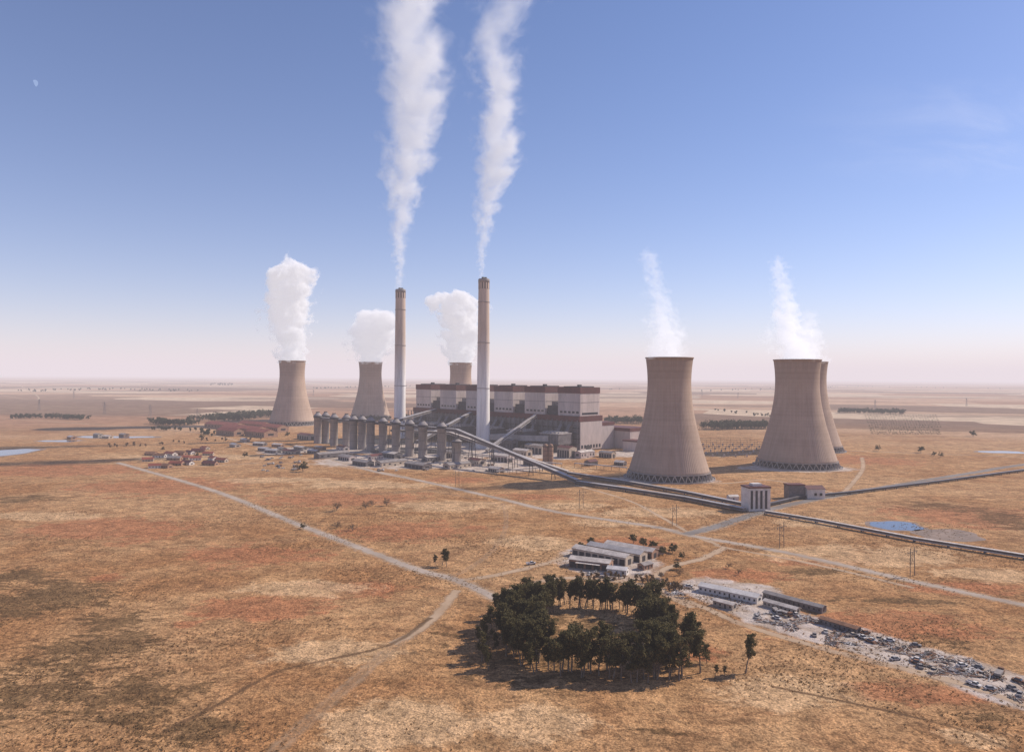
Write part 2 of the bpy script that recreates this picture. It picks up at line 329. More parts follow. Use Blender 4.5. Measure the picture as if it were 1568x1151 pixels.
def conveyor(name,pts,wd=4.5,h=3.4,sup=24,mats=None,trest=True,skip=0):
    mb=MB()
    for si,(a,b_) in enumerate(zip(pts[:-1],pts[1:])):
        a=Vector(a);b_=Vector(b_); mb.beam(a,b_,wd,h,0); up=Vector((0,0,h/2+.12)); mb.beam(a+up,b_+up,wd+.6,.24,1)
        side=(b_-a).cross(Vector((0,0,1))).normalized()*(wd/2+.05)
        for sg in (1,-1): mb.beam(a+side*sg+Vector((0,0,.3)),b_+side*sg+Vector((0,0,.3)),.1,.9,2)
        L=(b_-a).length; n=max(1,int(L/sup))
        for i in range(n+1):
            p=a.lerp(b_,i/n)
            if p.z>1.5 and trest and si>=skip:
                s2=side.normalized()
                for sg in (1,-1): mb.beam(p+s2*sg*wd*.42-Vector((0,0,h/2)),Vector((p.x,p.y,0))+s2*sg*(wd*.5+p.z*.06),.7,.7,2)
                k=6
                while k<p.z-3: mb.beam(Vector((p.x,p.y,k))+s2*wd*.5,Vector((p.x,p.y,k))-s2*wd*.5,.35,.35,2); k+=7
    mb.obj(name,mats or [M['steel'],M['lsteel'],M['dsteel']])
a0=sil(485,-222);a1=sil(700,-226)
LC=[M['lsteel'],M['tin'],M['dsteel']]
conveyor("coal_conveyor",[(a0[0],a0[1],41),(a1[0],a1[1],41),gp(884,741)+(3,)],4.5,3.4,34,None,True,1)
b0=sil(600,-205);b1=sil(690,-205)
conveyor("coal_conveyor",[(b0[0],b0[1],30),(b1[0],b1[1],34),gp(870,727)+(3,)],4.0,3.2,40,LC,True,1)
conveyor("coal_conveyor",[gp(745,694)+(4,),(45-8,1126-8,50)],5,4,40,LC)
conveyor("coal_conveyor",[(sil(600)[0],sil(600)[1],44),S(330,-8,50)],5,4,60)
conveyor("coal_conveyor",[(sil(640)[0],sil(640)[1],20),S(235,-8,48)],5,4,60)
conveyor("coal_conveyor",[gp(*p)+(2.2,) for p in [(884,741),(960,752),(1050,766),(1140,784)]],4.5,2.6,20)
conveyor("overland_conveyor",[gp(*p)+(2.2,) for p in [(870,727),(960,741),(1050,757),(1140,776)]],4,2.4,20)
conveyor("overland_conveyor",[gp(*p)+(2.0,) for p in [(1172,787),(1250,800),(1400,829),(1568,856),(1750,887)]],2.6,2.0,16,[M['lsteel'],M['tin'],M['dsteel']])
conveyor("overland_conveyor",[gp(*p)+(2.0,) for p in [(1175,776),(1225,764),(1300,757),(1420,742),(1568,722)]],2.4,1.8,18,[M['dsteel'],M['steel'],M['dsteel']])
x,y=gp(1157,780); mb=MB(); r_=.15
mb.box((0,0,0),(19,14,19),r_,0); mb.box((0,0,19),(20,15,1.2),r_,1)
for k in range(4):
    a=-7+k*4.2; mb.box((a*math.cos(r_)+7.1*math.sin(r_),a*math.sin(r_)-7.1*math.cos(r_),2),(1.9,.3,15),r_,2)
mb.box((0,0,20.2),(8,7,2),r_,0)
mb.obj("conveyor_transfer_house",[M['white'],M['maroon'],M['dsteel']],(x,y,0))
x,y=gp(1236,762); mb=MB(); mb.box((5,0,0),(17,13,9),.1,0); mb.gable((5,0,9),17.2,13.2,.1,2.5,.1,0,1); mb.box((-12,0,0),(15,10,12),.1,2); mb.box((-12,0,12),(16,11,1),.1,1)
for k in range(3): mb.box((0+k*5,-6.6,3),(2.4,.2,2.5),.1,3)
mb.obj("pump_house",[M['white'],M['maroon'],M['steel'],M['glass']],(x,y,0))
x,y=gp(1122,765); mb=MB(); mb.gable((0,0,0),9,6,3.2,1.4,.2,0,1); mb.box((0,-3.05,0),(1.2,.1,2.1),.2,2); mb.obj("guard_house",[M['white'],M['tin'],M['glass']],(x,y,0))
for u in (835,843):
    x,y=gp(u,712); mb=MB(); mb.lathe((0,0,0),[(3.4,0),(3.4,24),(2.6,26),(.2,27)],24,0); mb.lathe((0,0,0),[(3.7,23),(3.7,24)],24,1,False)
    for z in (6,12,18): mb.lathe((0,0,z),[(3.4,0),(3.6,0),(3.6,.4),(3.4,.4)],24,1,False)
    mb.obj("storage_tank",[M['brick'],M['dsteel']],(x,y,0))
# ---------------------------------------------------------------- houses and sheds
def house(name,u,v,L,W,hw,hr,rot,wall,roof,nwin=4,lean=False,bays=False):
    x,y=gp(u,v); mb=MB(); mb.gable((0,0,0),L,W,hw,hr,0,0,1)
    ww=L/nwin*.35
    for sg in (-1,1):
        for k in range(nwin):
            a=-L/2+L*(k+.5)/nwin
            if bays: mb.box((a,sg*(W/2+.04),.1),(L/nwin*.72,.1,hw*.72),0,3)
            elif k==nwin//2: mb.box((a,sg*(W/2+.04),0),(ww*.8,.1,min(2.2,hw*.8)),0,3)
            else: mb.box((a,sg*(W/2+.04),hw*.35),(ww,.1,hw*.35),0,2)
        mb.box((sg*(L/2+.04),0,0 if bays else hw*.35),(.1,W*.4,hw*.7 if bays else hw*.4),0,3 if bays else 2)
    if lean: mb.box((0,-W/2-1.6,hw*.78),(L*.6,3,.15),0,1); [mb.box((q*L*.28,-W/2-3,0),(.15,.15,hw*.78),0,3) for q in (-1,0,1)]
    return mb.obj(name,[wall,roof,M['glass'],M['dsteel']],(x,y,0),rot)
rs=random.Random(3)
RB=math.radians(-45)
for (u,v,L,W,hw) in [(508,700,46,14,6),(532,704,26,12,5),(556,712,30,12,5),(600,712,40,14,5),(640,716,36,14,5),(470,672,40,16,8),(600,700,30,14,6),(660,706,22,12,6),
    (700,716,34,13,5),(730,712,20,12,7),(770,706,30,14,8),(800,700,26,12,10),(822,694,34,16,12),(868,700,22,16,14),(895,700,30,12,8),(780,690,22,14,16),(855,688,30,16,18),(905,712,16,9,5),(930,700,22,10,7),
    (760,722,18,9,4),(690,700,24,12,8),(575,704,18,9,6),(950,712,14,8,4),(812,712,16,9,6),(525,690,20,10,6)]:
    roof=rs.choice([M['tin'],M['grey'],M['tin'],M['grey'],M['maroon']]); wall=rs.choice([M['panel'],M['steel'],M['steel'],M['cream']])
    house("industrial_shed",u,v,L,W,hw,2,RB+rs.choice([0,math.pi/2,0]),wall,roof,5,bays=rs.random()<.5)
for (u,v,L,W) in [(345,656,110,30),(375,662,120,30),(400,668,60,28),(352,666,60,20),(420,660,60,26),(390,655,90,24)]:
    house("red_roof_workshop",u,v,L,W,9,5,math.radians(-38),M['brick'],M['red'],9)
for (u,v) in [(238,716),(256,716),(270,712),(287,711),(300,704),(245,700),(262,697),(276,696),(292,695),(305,692),(318,697),(328,704),(226,706),(313,688),(282,703),(268,704),(232,697),(340,707),(322,712)]:
    house("village_house",u+rs.uniform(-2,2),v,rs.uniform(11,20),rs.uniform(7,9),3,2.2,rs.uniform(-.9,.4),rs.choice([M['cream'],M['white'],M['brick']]),rs.choice([M['red'],M['grey'],M['red'],M['rust'],M['maroon'],M['maroon']]),4)
for (u,v) in [(405,690),(418,693),(432,690),(446,694),(460,688),(398,682),(426,684),(150,668),(165,671),(190,668),(110,672),(375,676),(480,694),(360,684),(490,688)]:
    house("storage_shed",u,v,rs.uniform(14,28),rs.uniform(8,11),4,1.6,rs.uniform(-.9,-.4),rs.choice([M['cream'],M['brick'],M['steel']]),rs.choice([M['tin'],M['grey'],M['lsteel'],M['maroon']]),4)
house("farm_shed",905,868,24,9,4.4,1.2,math.radians(-24),M['brick'],M['tin'],5,True,True)
house("farm_shed",922,856,38,9,4.8,1.4,math.radians(-40),M['cream'],M['tin'],8,False,True)
house("farm_shed",944,851,38,9,4.8,1.4,math.radians(-40),M['cream'],M['lsteel'],8,False,True)
house("farm_shed",966,847,34,8,4.4,1.4,math.radians(-40),M['brick'],M['tin'],7,False,True)
house("farm_shed",946,878,11,6,3,1.1,math.radians(-22),M['white'],M['white'],3)
house("farm_shed",1003,847,10,6,3.2,1.2,.2,M['cream'],M['rust'],3)
house("farm_shed",988,870,8,5,2.8,1.0,.7,M['brick'],M['grey'],3)
def wb(name,u0,v0,u1,v1,W,hw,hr,wall,roof,n):
    a=gp(u0,v0);b_=gp(u1,v1); L=math.hypot(b_[0]-a[0],b_[1]-a[1]); o=house(name,(u0+u1)/2,(v0+v1)/2,L,W,hw,hr,math.atan2(b_[1]-a[1],b_[0]-a[0]),wall,roof,n)
    o.location=((a[0]+b_[0])/2,(a[1]+b_[1])/2,0)
wb("long_white_shed",1074,903,1163,922,6.5,3,1.1,M['white'],M['white'],12)
wb("long_grey_shed",1172,914,1262,938,4.5,2.8,.7,M['steel'],M['grey'],12)
wb("long_grey_shed",1172,926,1222,940,4,2.5,.7,M['cream'],M['tin'],8)
wb("long_grey_shed",1258,953,1315,970,4,2.4,.6,M['steel'],M['rust'],8)
wb("long_grey_shed",1095,925,1125,933,4,2.5,.6,M['cream'],M['tin'],4)
# ---------------------------------------------------------------- vehicles
def carmesh(name,paint,kind):
    mb=MB()
    if kind=='car':
        mb.box((0,0,.35),(4.3,1.75,.55),0,0,(.97,.93)); mb.box((-.15,0,.9),(2.5,1.6,.55),0,1,(.68,.8)); mb.box((-.2,0,1.45),(1.6,1.2,.06),0,0)
        wh=[(-1.35,.8),(1.35,.8)]; wr=.33
    elif kind=='pickup':
        mb.box((0,0,.45),(5,1.8,.5),0,0,(.98,.95)); mb.box((.5,0,.95),(1.9,1.6,.65),0,1,(.65,.82)); mb.box((.45,0,1.6),(1.15,1.25,.06),0,0)
        mb.box((-1.6,.82,.95),(1.8,.08,.35),0,0); mb.box((-1.6,-.82,.95),(1.8,.08,.35),0,0); wh=[(-1.6,.85),(1.6,.85)]; wr=.38
    else:
        mb.box((3.6,0,.7),(2.0,2.4,2.0),0,0,(.85,.93)); mb.box((4.5,0,1.65),(.25,2.1,.7),0,1); mb.box((-.9,0,.9),(6.8,2.3,.3),0,2)
        mb.box((-.9,0,1.22),(6.6,2.4,.9),0,3,(1,1.06)); wh=[(-3.2,1.1),(-2.1,1.1),(3.4,1.1)]; wr=.5
    for x,y in wh:
        for sg in (1,-1):
            n=12; vs=[];
            for yy in (y*sg-.12,y*sg+.12):
                for i in range(n): a=2*math.pi*i/n; vs.append((x+wr*math.cos(a),yy,wr+wr*math.sin(a)))
            mb.add(vs,[tuple(range(n)),tuple(range(2*n-1,n-1,-1))]+[(i,(i+1)%n,n+(i+1)%n,n+i) for i in range(n)],4)
    return mb.mesh(name,[paint,M['glass'],M['dsteel'],M['grey'],M['tyre']])
ca=[carmesh('parked_car',M[k],'car') for k in ('white','white','grey','rust','lsteel')]; pk=[carmesh('pickup_truck',M[k],'pickup') for k in ('white','lsteel','cream')]; tk=[carmesh('parked_truck',M[k],'truck') for k in ('white','lsteel','rust')]
def contmesh(mat):
    mb=MB(); mb.box((0,0,.1),(6.1,2.44,2.5),0,0)
    for k in range(14):
        for sg in (1,-1): mb.box((-2.8+k*.43,sg*1.25,.3),(.2,.08,2.1),0,0)
    for a in (-3,3):
        for b_ in (-1.2,1.2): mb.box((a,b_,0),(.2,.2,2.7),0,1)
    return mb.mesh('shipping_container',[mat,M['dsteel']])
cm=[contmesh(M[k]) for k in ('grey','white','steel')]
def rub(mat,seed):
    q=random.Random(seed); mb=MB()
    for k in range(34): mb.beam((q.gauss(0,2.2),q.gauss(0,1.3),q.uniform(0,.3)),(q.gauss(0,2.4),q.gauss(0,1.4),q.uniform(.1,.7)),q.uniform(.12,.5),q.uniform(.1,.3),q.choice((0,0,1,2,3)))
    return mb.mesh('scrap_heap',[mat,M['dsteel'],M['lsteel'],M['rust']])
rb=[rub(M['cream'],1),rub(M['white'],2),rub(M['conc'],5),rub(M['brick'],8)]
yard=[(1165,938),(1230,958),(1300,975),(1380,1000),(1450,1020),(1510,1040),(1568,1060),(1640,1085)]
YP=[gp(*p) for p in yard]
def along(P,f):
    L=[math.dist(a,b_) for a,b_ in zip(P[:-1],P[1:])]; d=f*sum(L)
    for i,l in enumerate(L):
        if d<=l or i==len(L)-1:
            t=d/l; a,b_=P[i],P[i+1]; return (a[0]+(b_[0]-a[0])*t,a[1]+(b_[1]-a[1])*t,math.atan2(b_[1]-a[1],b_[0]-a[0]))
        d-=l
for i in range(105):
    x,y,a=along(YP,rs.random()); off=rs.choice([-8,-3,3,6,10])+rs.gauss(0,1.8); x-=math.sin(a)*off; y+=math.cos(a)*off
    k=rs.random(); rot=a+rs.choice([0,math.pi/2,math.pi/2,math.pi])+rs.gauss(0,.4)
    if k<.2: place('parked_car',rs.choice(ca),(x,y,.02),rot)
    elif k<.27: place('pickup_truck',rs.choice(pk),(x,y,.02),rot)
    elif k<.31: place('parked_truck',rs.choice(tk),(x,y,.02),rot,.85)
    elif k<.35: place('shipping_container',rs.choice(cm),(x,y,.02),rot)
    else: place('scrap_heap',rs.choice(rb),(x,y,.02),rot,(rs.uniform(.5,1.4),rs.uniform(.5,1.2),rs.uniform(.5,1.2)))
for i in range(30):
    u=rs.uniform(1010,1160); v=rs.uniform(885,915)+(u-1010)*.12; x,y=gp(u,v); k=rs.random()
    if k<.85: place('scrap_heap',rs.choice(rb),(x,y,.02),rs.uniform(0,3),rs.uniform(.4,.9))
    else: place('parked_car',rs.choice(ca),(x,y,.02),rs.uniform(0,3))
for i in range(18):
    x,y=gp(rs.uniform(880,1015),rs.choice([rs.uniform(876,888),rs.uniform(838,846)])); place('scrap_heap' if i%3 else 'pickup_truck',rs.choice(rb) if i%3 else rs.choice(pk),(x,y,.02),rs.uniform(0,3),.8)
for i in range(70):
    x,y=gp(rs.choice([rs.uniform(540,760),rs.uniform(400,470)]),rs.uniform(690,722)); place('parked_car' if i%4 else 'parked_truck',rs.choice(ca) if i%4 else rs.choice(tk),(x,y,.05),RB+rs.choice([0,1.57]))
x,y=gp(813,864); place('white_van',carmesh('white_van',M['white'],'pickup'),(x,y,.1),.4,1.15)
# ---------------------------------------------------------------- roads
def smooth(P,n=8):
    P=[Vector(p) for p in P]; P=[P[0]*2-P[1]]+P+[P[-1]*2-P[-2]]; out=[]
    for i in range(1,len(P)-2):
        for k in range(n):
            t=k/n; a,b_,c,d=P[i-1:i+3]; out.append(.5*((2*b_)+(c-a)*t+(2*a-5*b_+4*c-d)*t*t+(3*b_-a-3*c+d)*t**3))
    out.append(P[-2]); return out
def strip(name,px,wd,mat,z):
    P=smooth([gp(*p) for p in px]); vs=[];fs=[];uv=[]; d=0
    for i,p in enumerate(P):
        t=(P[min(i+1,len(P)-1)]-P[max(i-1,0)]).normalized(); n=Vector((-t.y,t.x)); 
        if i: d+=(p-P[i-1]).length
        for s_ in (-1,1): q=p+n*s_*wd/2; vs.append((q.x,q.y,z)); uv.append(((s_+1)/2,d/wd))
    for i in range(len(P)-1): fs.append((2*i+1,2*i,2*i+2,2*i+3))
    me=bpy.data.meshes.new(name); me.from_pydata(vs,[],fs); l=me.uv_layers.new(name='UVMap')
    for lp in me.loops: l.data[lp.index].uv=uv[lp.vertex_index]
    me.materials.append(mat); return place(name,me)
def trackmat(name,ca_,cb,soft,op=1.0,rut=False):
    m,nt,bs=newmat(name); P=nt.new('ShaderNodeNewGeometry').outputs['Position']; uv=nt.xyz(nt.new('ShaderNodeTexCoord').outputs['UV'])
    e=nt.m('SUBTRACT',1,nt.m('ABSOLUTE',nt.m('SUBTRACT',nt.m('MULTIPLY',uv[0],2),1)))
    n=nt.noise(P,.16,4,.7); n3=nt.noise(P,.03,3,.5)
    a=nt.mr(nt.m('ADD',e,nt.m('MULTIPLY',nt.m('SUBTRACT',n,.5),1.3)),.08,.08+soft)
    if rut: a=nt.m('MULTIPLY',a,nt.mr(nt.m('ABSOLUTE',nt.m('SUBTRACT',e,.45)),.12,.42,1,.45))
    a=nt.m('MULTIPLY',nt.m('MULTIPLY',a,op),nt.mr(n3,.3,.6,.65,1))
    nt.l.new(nt.mix(n,ca_,cb),bs.inputs['Base Color']); bs.inputs['Roughness'].default_value=1; bs.inputs['Specular IOR Level'].default_value=.05
    nt.l.new(a,bs.inputs['Alpha']); return m
TD=trackmat('dirt_track',(.54,.37,.24),(.64,.47,.32),.6,.8); TR=trackmat('rutted_track',(.52,.34,.20),(.60,.42,.27),.8,.5,True); TG=trackmat('gravel_road',(.42,.33,.265),(.52,.42,.34),.2,.97); TA=trackmat('worn_asphalt',(.22,.19,.175),(.30,.265,.24),.12,1.0)
TK=trackmat('dark_gully',(.13,.075,.04),(.19,.11,.06),.8,.6)
R1=[(180,708),(215,718),(330,752),(450,800),(560,842),(640,872),(700,888),(765,918)]
strip("dirt_shoulder",R1,14,TD,.03); strip("gravel_road",R1,6.5,TG,.08)
R2=[(470,690),(560,718),(640,735),(760,762),(850,783),(1000,806),(1060,820),(1200,845),(1400,890),(1568,926),(1760,968)]
strip("dirt_shoulder",R2,15,TD,.035); strip("service_road",R2,6.5,TG,.085)
R3=[(1050,818),(1100,805),(1150,788),(1210,772),(1290,757),(1400,738),(1500,722),(1568,711),(1800,680)]
strip("dirt_shoulder",R3,20,TD,.04); strip("asphalt_road",R3,10,TA,.09)
R4=[(700,890),(760,880),(820,866),(870,852),(890,838)]
strip("farm_road",R4,8,TD,.045)
strip("dirt_track",[(1110,838),(1075,855),(1025,868),(1005,885),(1015,905),(1060,930)],8,TD,.05)
strip("dirt_track",[(1015,905),(1090,935),(1150,960),(1300,1003),(1450,1040),(1568,1078),(1700,1130)],7,TD,.055)
strip("dirt_track",[(1060,820),(1095,832),(1110,838),(1240,862),(1400,900)],6,TD,.045)
strip("dirt_track",[(700,903),(665,945),(640,965),(590,1000),(510,1070),(420,1151),(330,1260)],9,TR,.04)
strip("dirt_track",[(700,903),(665,945),(635,968),(600,985)],7,TD,.042)
strip("dirt_gully",[(660,945),(600,985),(500,1010),(420,1030),(330,1080),(250,1120)],4,TK,.045)
strip("dirt_gully",[(1180,1050),(1300,1075),(1450,1110),(1560,1151)],3,TK,.03)
strip("dirt_track",[(690,885),(740,855),(770,820),(775,790),(770,770)],6,TR,.03)
strip("dirt_track",[(640,735),(600,725),(500,712),(420,708),(340,712),(215,718)],6,TD,.05)
strip("dirt_track",[(765,918),(790,900),(860,885),(950,890),(1010,900)],8,TD,.035)
strip("dirt_track",[(330,745),(480,735),(640,748),(780,776)],4,TR,.02)
strip("dirt_track",[(880,742),(960,765),(1010,790),(1060,818)],6,TD,.025)
strip("dirt_track",[(1290,757),(1320,720),(1320,700)],8,TD,.025)
strip("dirt_track",[(0,640),(120,648),(300,662),(420,690)],9,TD,.03)
strip("dirt_track",[(960,735),(1100,740),(1180,735),(1290,757)],7,TD,.06)
strip("dirt_track",[(1100,700),(1180,690),(1300,690),(1568,700)],8,TD,.03)
strip("dirt_track",[(0,605),(60,610),(30,590)],14,TD,.03)
# ---------------------------------------------------------------- water
m,nt,bs=newmat('pond_water'); P=nt.new('ShaderNodeNewGeometry').outputs['Position']
bs.inputs['Base Color'].default_value=(.02,.05,.10,1); bs.inputs['Roughness'].default_value=.06; bs.inputs['Specular IOR Level'].default_value=.6
bn=nt.new('ShaderNodeBump'); bn.inputs['Strength'].default_value=.25; bn.inputs['Distance'].default_value=.2; nt.l.new(nt.noise(P,.8,3,.6),bn.inputs['Height']); nt.l.new(bn.outputs[0],bs.inputs['Normal']); WM=m
MUD=simple('pond_mud',(.24,.165,.125),.8,.08,.3)
def pond(name,u,v,ru,rv,mat,z,rag=.12,seed=0,bank=True):
    x,y=gp(u,v); rx=ru*y/F; ya=gp(u,v-rv)[1]; yb=gp(u,v+rv)[1]; ry=(ya-yb)/2; y=(ya+yb)/2; q=random.Random(seed); ph=[q.uniform(0,6) for _ in range(4)]
    for k,(sc,mt,zz,nm) in enumerate([(1.18,MUD,z-.02,name+"_bank"),(1,mat,z,name)]):
        if k==0 and not bank: continue
        vs=[]
        for i in range(56):
            a=2*math.pi*i/56; ca_,sa=math.cos(a),math.sin(a); e=(abs(ca_)**3.2+abs(sa)**3.2)**(-1/3.2)
            r=sc*e*(1+rag*(math.sin(2*a+ph[0])*.4+math.sin(3*a+ph[1])*.4+math.sin(7*a+ph[2])*.25)); vs.append((rx*r*ca_,ry*r*sa,0))
        mb=MB(); mb.add(vs,[tuple(range(56))],0); mb.obj(nm,[mt],(x,y,zz))
pond("pond",1373,805,34,7,WM,.07,.15,1); pond("dried_pond",1452,819,48,9,MUD,.07,.15,2,False); pond("pond",5,693,32,6,WM,.07,.2,3); pond("pond",175,669,50,1.6,WM,.07,.3,4); pond("pond",1535,692,34,1.6,WM,.07,.2,5); pond("pond",90,675,30,1.2,WM,.07,.3,6)
# ---------------------------------------------------------------- trees
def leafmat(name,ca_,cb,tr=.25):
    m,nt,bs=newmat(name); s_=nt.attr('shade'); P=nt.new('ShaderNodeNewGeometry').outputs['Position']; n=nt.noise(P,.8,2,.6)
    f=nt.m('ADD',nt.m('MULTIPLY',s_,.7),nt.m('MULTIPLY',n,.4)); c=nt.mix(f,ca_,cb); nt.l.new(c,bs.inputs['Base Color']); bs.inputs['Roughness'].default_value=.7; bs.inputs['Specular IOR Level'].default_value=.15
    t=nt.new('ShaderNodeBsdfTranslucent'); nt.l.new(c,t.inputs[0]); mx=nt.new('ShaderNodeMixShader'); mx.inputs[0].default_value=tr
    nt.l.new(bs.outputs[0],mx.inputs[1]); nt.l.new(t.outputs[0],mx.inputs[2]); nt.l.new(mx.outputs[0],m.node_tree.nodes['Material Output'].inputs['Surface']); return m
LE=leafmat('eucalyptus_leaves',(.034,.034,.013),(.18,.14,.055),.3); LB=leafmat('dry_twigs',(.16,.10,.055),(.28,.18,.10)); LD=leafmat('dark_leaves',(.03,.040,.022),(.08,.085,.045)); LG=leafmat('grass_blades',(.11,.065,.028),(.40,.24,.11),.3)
def leaves(C,rad,nper,size,rng,flat=.8):
    C=np.repeat(C,nper,0); rr=np.repeat(rad,nper); N=len(C)
    d=rng.normal(size=(N,3)); d/=np.linalg.norm(d,axis=1,keepdims=True); d*= (rng.random((N,1))**.45); d[:,2]*=flat
    P=C+d*rr[:,None]; a=rng.normal(size=(N,3)); a/=np.linalg.norm(a,axis=1,keepdims=True); b_=np.cross(a,rng.normal(size=(N,3))); b_/=np.linalg.norm(b_,axis=1,keepdims=True)
    s1=(size*rng.uniform(.5,1.3,(N,1))); s2=s1*rng.uniform(.35,.8,(N,1))
    return np.stack([P-a*s1,P-b_*s2,P+a*s1,P+b_*s2],1).reshape(-1,3)
def addleaves(me_name,mb,V,shade,mats):
    nv=len(mb.v); nl=len(V)//4; mb.v+=V.tolist(); mb.f+=[(nv+4*i,nv+4*i+1,nv+4*i+2,nv+4*i+3) for i in range(nl)]; mb.m+=[1]*nl; mb.s+=[False]*nl
    me=mb.mesh(me_name,mats); at=me.attributes.new('shade','FLOAT','POINT'); at.data.foreach_set('value',np.concatenate([np.full(nv,.5),shade]).astype(np.float32)); return me
def treemesh(name,seed,H,kind='euc'):
    rng=np.random.default_rng(seed); q=random.Random(seed); mb=MB()
    def limb(p,d,L,r,n=4):
        pts=[Vector(p)]; d=Vector(d).normalized()
        for i in range(n): d=(d+Vector((q.gauss(0,.12),q.gauss(0,.12),.06))).normalized(); pts.append(pts[-1]+d*L/n)
        for i in range(n):
            r0=r*(1-.75*i/n); r1=r*(1-.75*(i+1)/n); a,b_=pts[i],pts[i+1]; ax=(b_-a).normalized(); u_=ax.orthogonal().normalized(); v_=ax.cross(u_); vs=[]
            for e,rr in ((a,r0),(b_,r1)):
                for k in range(6): an=k*math.pi/3; vs.append(e+(u_*math.cos(an)+v_*math.sin(an))*rr)
            mb.add(vs,[(k,(k+1)%6,6+(k+1)%6,6+k) for k in range(6)],0,True)
        return pts
    cs=[];rd=[]
    if kind=='euc':
        tr=limb((0,0,-.2),(q.gauss(0,.04),q.gauss(0,.04),1),H*.9,H*.02,8); lo=q.uniform(.22,.42); wd_=q.uniform(1.1,1.55)
        for i in range(22):
            f=lo+(.97-lo)*(i+q.random())/22; p=tr[min(8,int(f*8))].lerp(tr[min(8,int(f*8)+1)],f*8%1); a=q.uniform(0,6.28); L=H*q.uniform(.07,.21)*(1.25-f*.75)*wd_
            e=limb(p,(math.cos(a),math.sin(a),q.uniform(.4,1.3)),L,H*.008,3)
            for pt,k in ((e[-1],1),(e[2],.8)): cs.append(pt+Vector((q.gauss(0,.4),q.gauss(0,.4),q.gauss(0,.4)))); rd.append(H*q.uniform(.05,.10)*k)
        cs.append(tr[-1]); rd.append(H*.08); npz,size,flat=48,.40,.9; lm=LE
    elif kind=='round':
        tr=limb((0,0,-.2),(0,0,1),H*.5,H*.035,4)
        for i in range(26):
            a=q.uniform(0,6.28); e=limb(tr[q.choice((2,3,4))],(math.cos(a),math.sin(a),q.uniform(-.1,1.6)),H*q.uniform(.2,.45),H*.012,3); cs.append(e[-1]); rd.append(H*q.uniform(.09,.16))
        npz,size,flat=60,.40,.75; lm=LE
    else:
        tr=limb((0,0,-.2),(0,0,1),H*.35,H*.03,3)
        for i in range(22):
            a=q.uniform(0,6.28); e=limb(tr[q.choice((1,2,3))],(math.cos(a),math.sin(a),q.uniform(.2,1.5)),H*q.uniform(.4,.7),H*.014,4); cs+= [e[-1],e[3]]; rd+=[H*.14]*2
        npz,size,flat=14,.22,.8; lm=LB
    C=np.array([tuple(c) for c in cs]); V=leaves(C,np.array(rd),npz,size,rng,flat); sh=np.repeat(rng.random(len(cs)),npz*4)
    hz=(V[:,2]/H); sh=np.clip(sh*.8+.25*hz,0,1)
    return addleaves(name,mb,V,sh,[M['bark'],lm])
EU=[treemesh('eucalyptus_tree',10+i,17,'euc') for i in range(6)]; RO=[treemesh('broadleaf_tree',30+i,9,'round') for i in range(3)]; BA=[treemesh('bare_shrub',40+i,6,'bare') for i in range(3)]
def tree(name,ms,u,v,H,base): 
    x,y=gp(u,v); k=H/base; place(name,rs.choice(ms),(x,y,0),rs.uniform(0,6.28),(k*rs.uniform(.9,1.12),k*rs.uniform(.9,1.12),k))
ringpx=[(800,940),(830,935),(862,931),(895,929),(930,930),(962,935),(986,946),(1008,962),(1026,984),(1036,1008),(1030,1032),(1008,1042),(985,1040),(955,1034),(925,1030),(895,1028),(865,1029),(838,1028),(812,1012),(795,990),(787,965),(800,940)]
RP=[gp(*p) for p in ringpx]; NT_=140
for i in range(NT_):
    f=(i+rs.uniform(-.4,.4))/NT_%1.0; x,y,a=along(RP,f); off=rs.choice([-3,.5,4])+rs.gauss(0,1.0)
    if (.28<f<.52 or f>.84) and rs.random()<.45: off=rs.uniform(-12,-4)
    x-=math.sin(a)*off; y+=math.cos(a)*off
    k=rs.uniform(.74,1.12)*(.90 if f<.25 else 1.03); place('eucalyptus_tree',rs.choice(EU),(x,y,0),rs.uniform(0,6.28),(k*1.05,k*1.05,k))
for u,v,H in [(745,990,13),(738,1012,12),(752,968,12),(735,985,8),(765,950,13),(775,960,15),(782,975,15),(790,1000,15),(748,1025,10),(770,940,11),(760,1000,9),(800,1018,15),(775,1005,14),(768,978,14),(792,955,15),(1055,1020,14),(1072,1030,17),(1062,1005,15),(1048,985,13),(1142,1030,15.5),(1095,1035,5),(1082,1015,8),(1110,1035,4),
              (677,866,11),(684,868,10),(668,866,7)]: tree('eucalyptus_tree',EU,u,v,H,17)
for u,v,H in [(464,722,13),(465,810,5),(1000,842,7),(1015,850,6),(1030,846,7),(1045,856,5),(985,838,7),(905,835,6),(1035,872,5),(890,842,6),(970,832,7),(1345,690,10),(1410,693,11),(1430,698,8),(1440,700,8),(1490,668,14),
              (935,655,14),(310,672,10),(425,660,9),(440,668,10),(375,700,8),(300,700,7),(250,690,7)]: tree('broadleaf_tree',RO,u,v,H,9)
for u,v,H in [(515,782,9),(560,778,7),(592,774,8),(570,774,6),(540,812,6),(515,808,6),(1115,870,4),(1040,880,5),(1012,884,4),(1130,880,4),(940,905,5)]: tree('bare_shrub',BA,u,v,H,6)
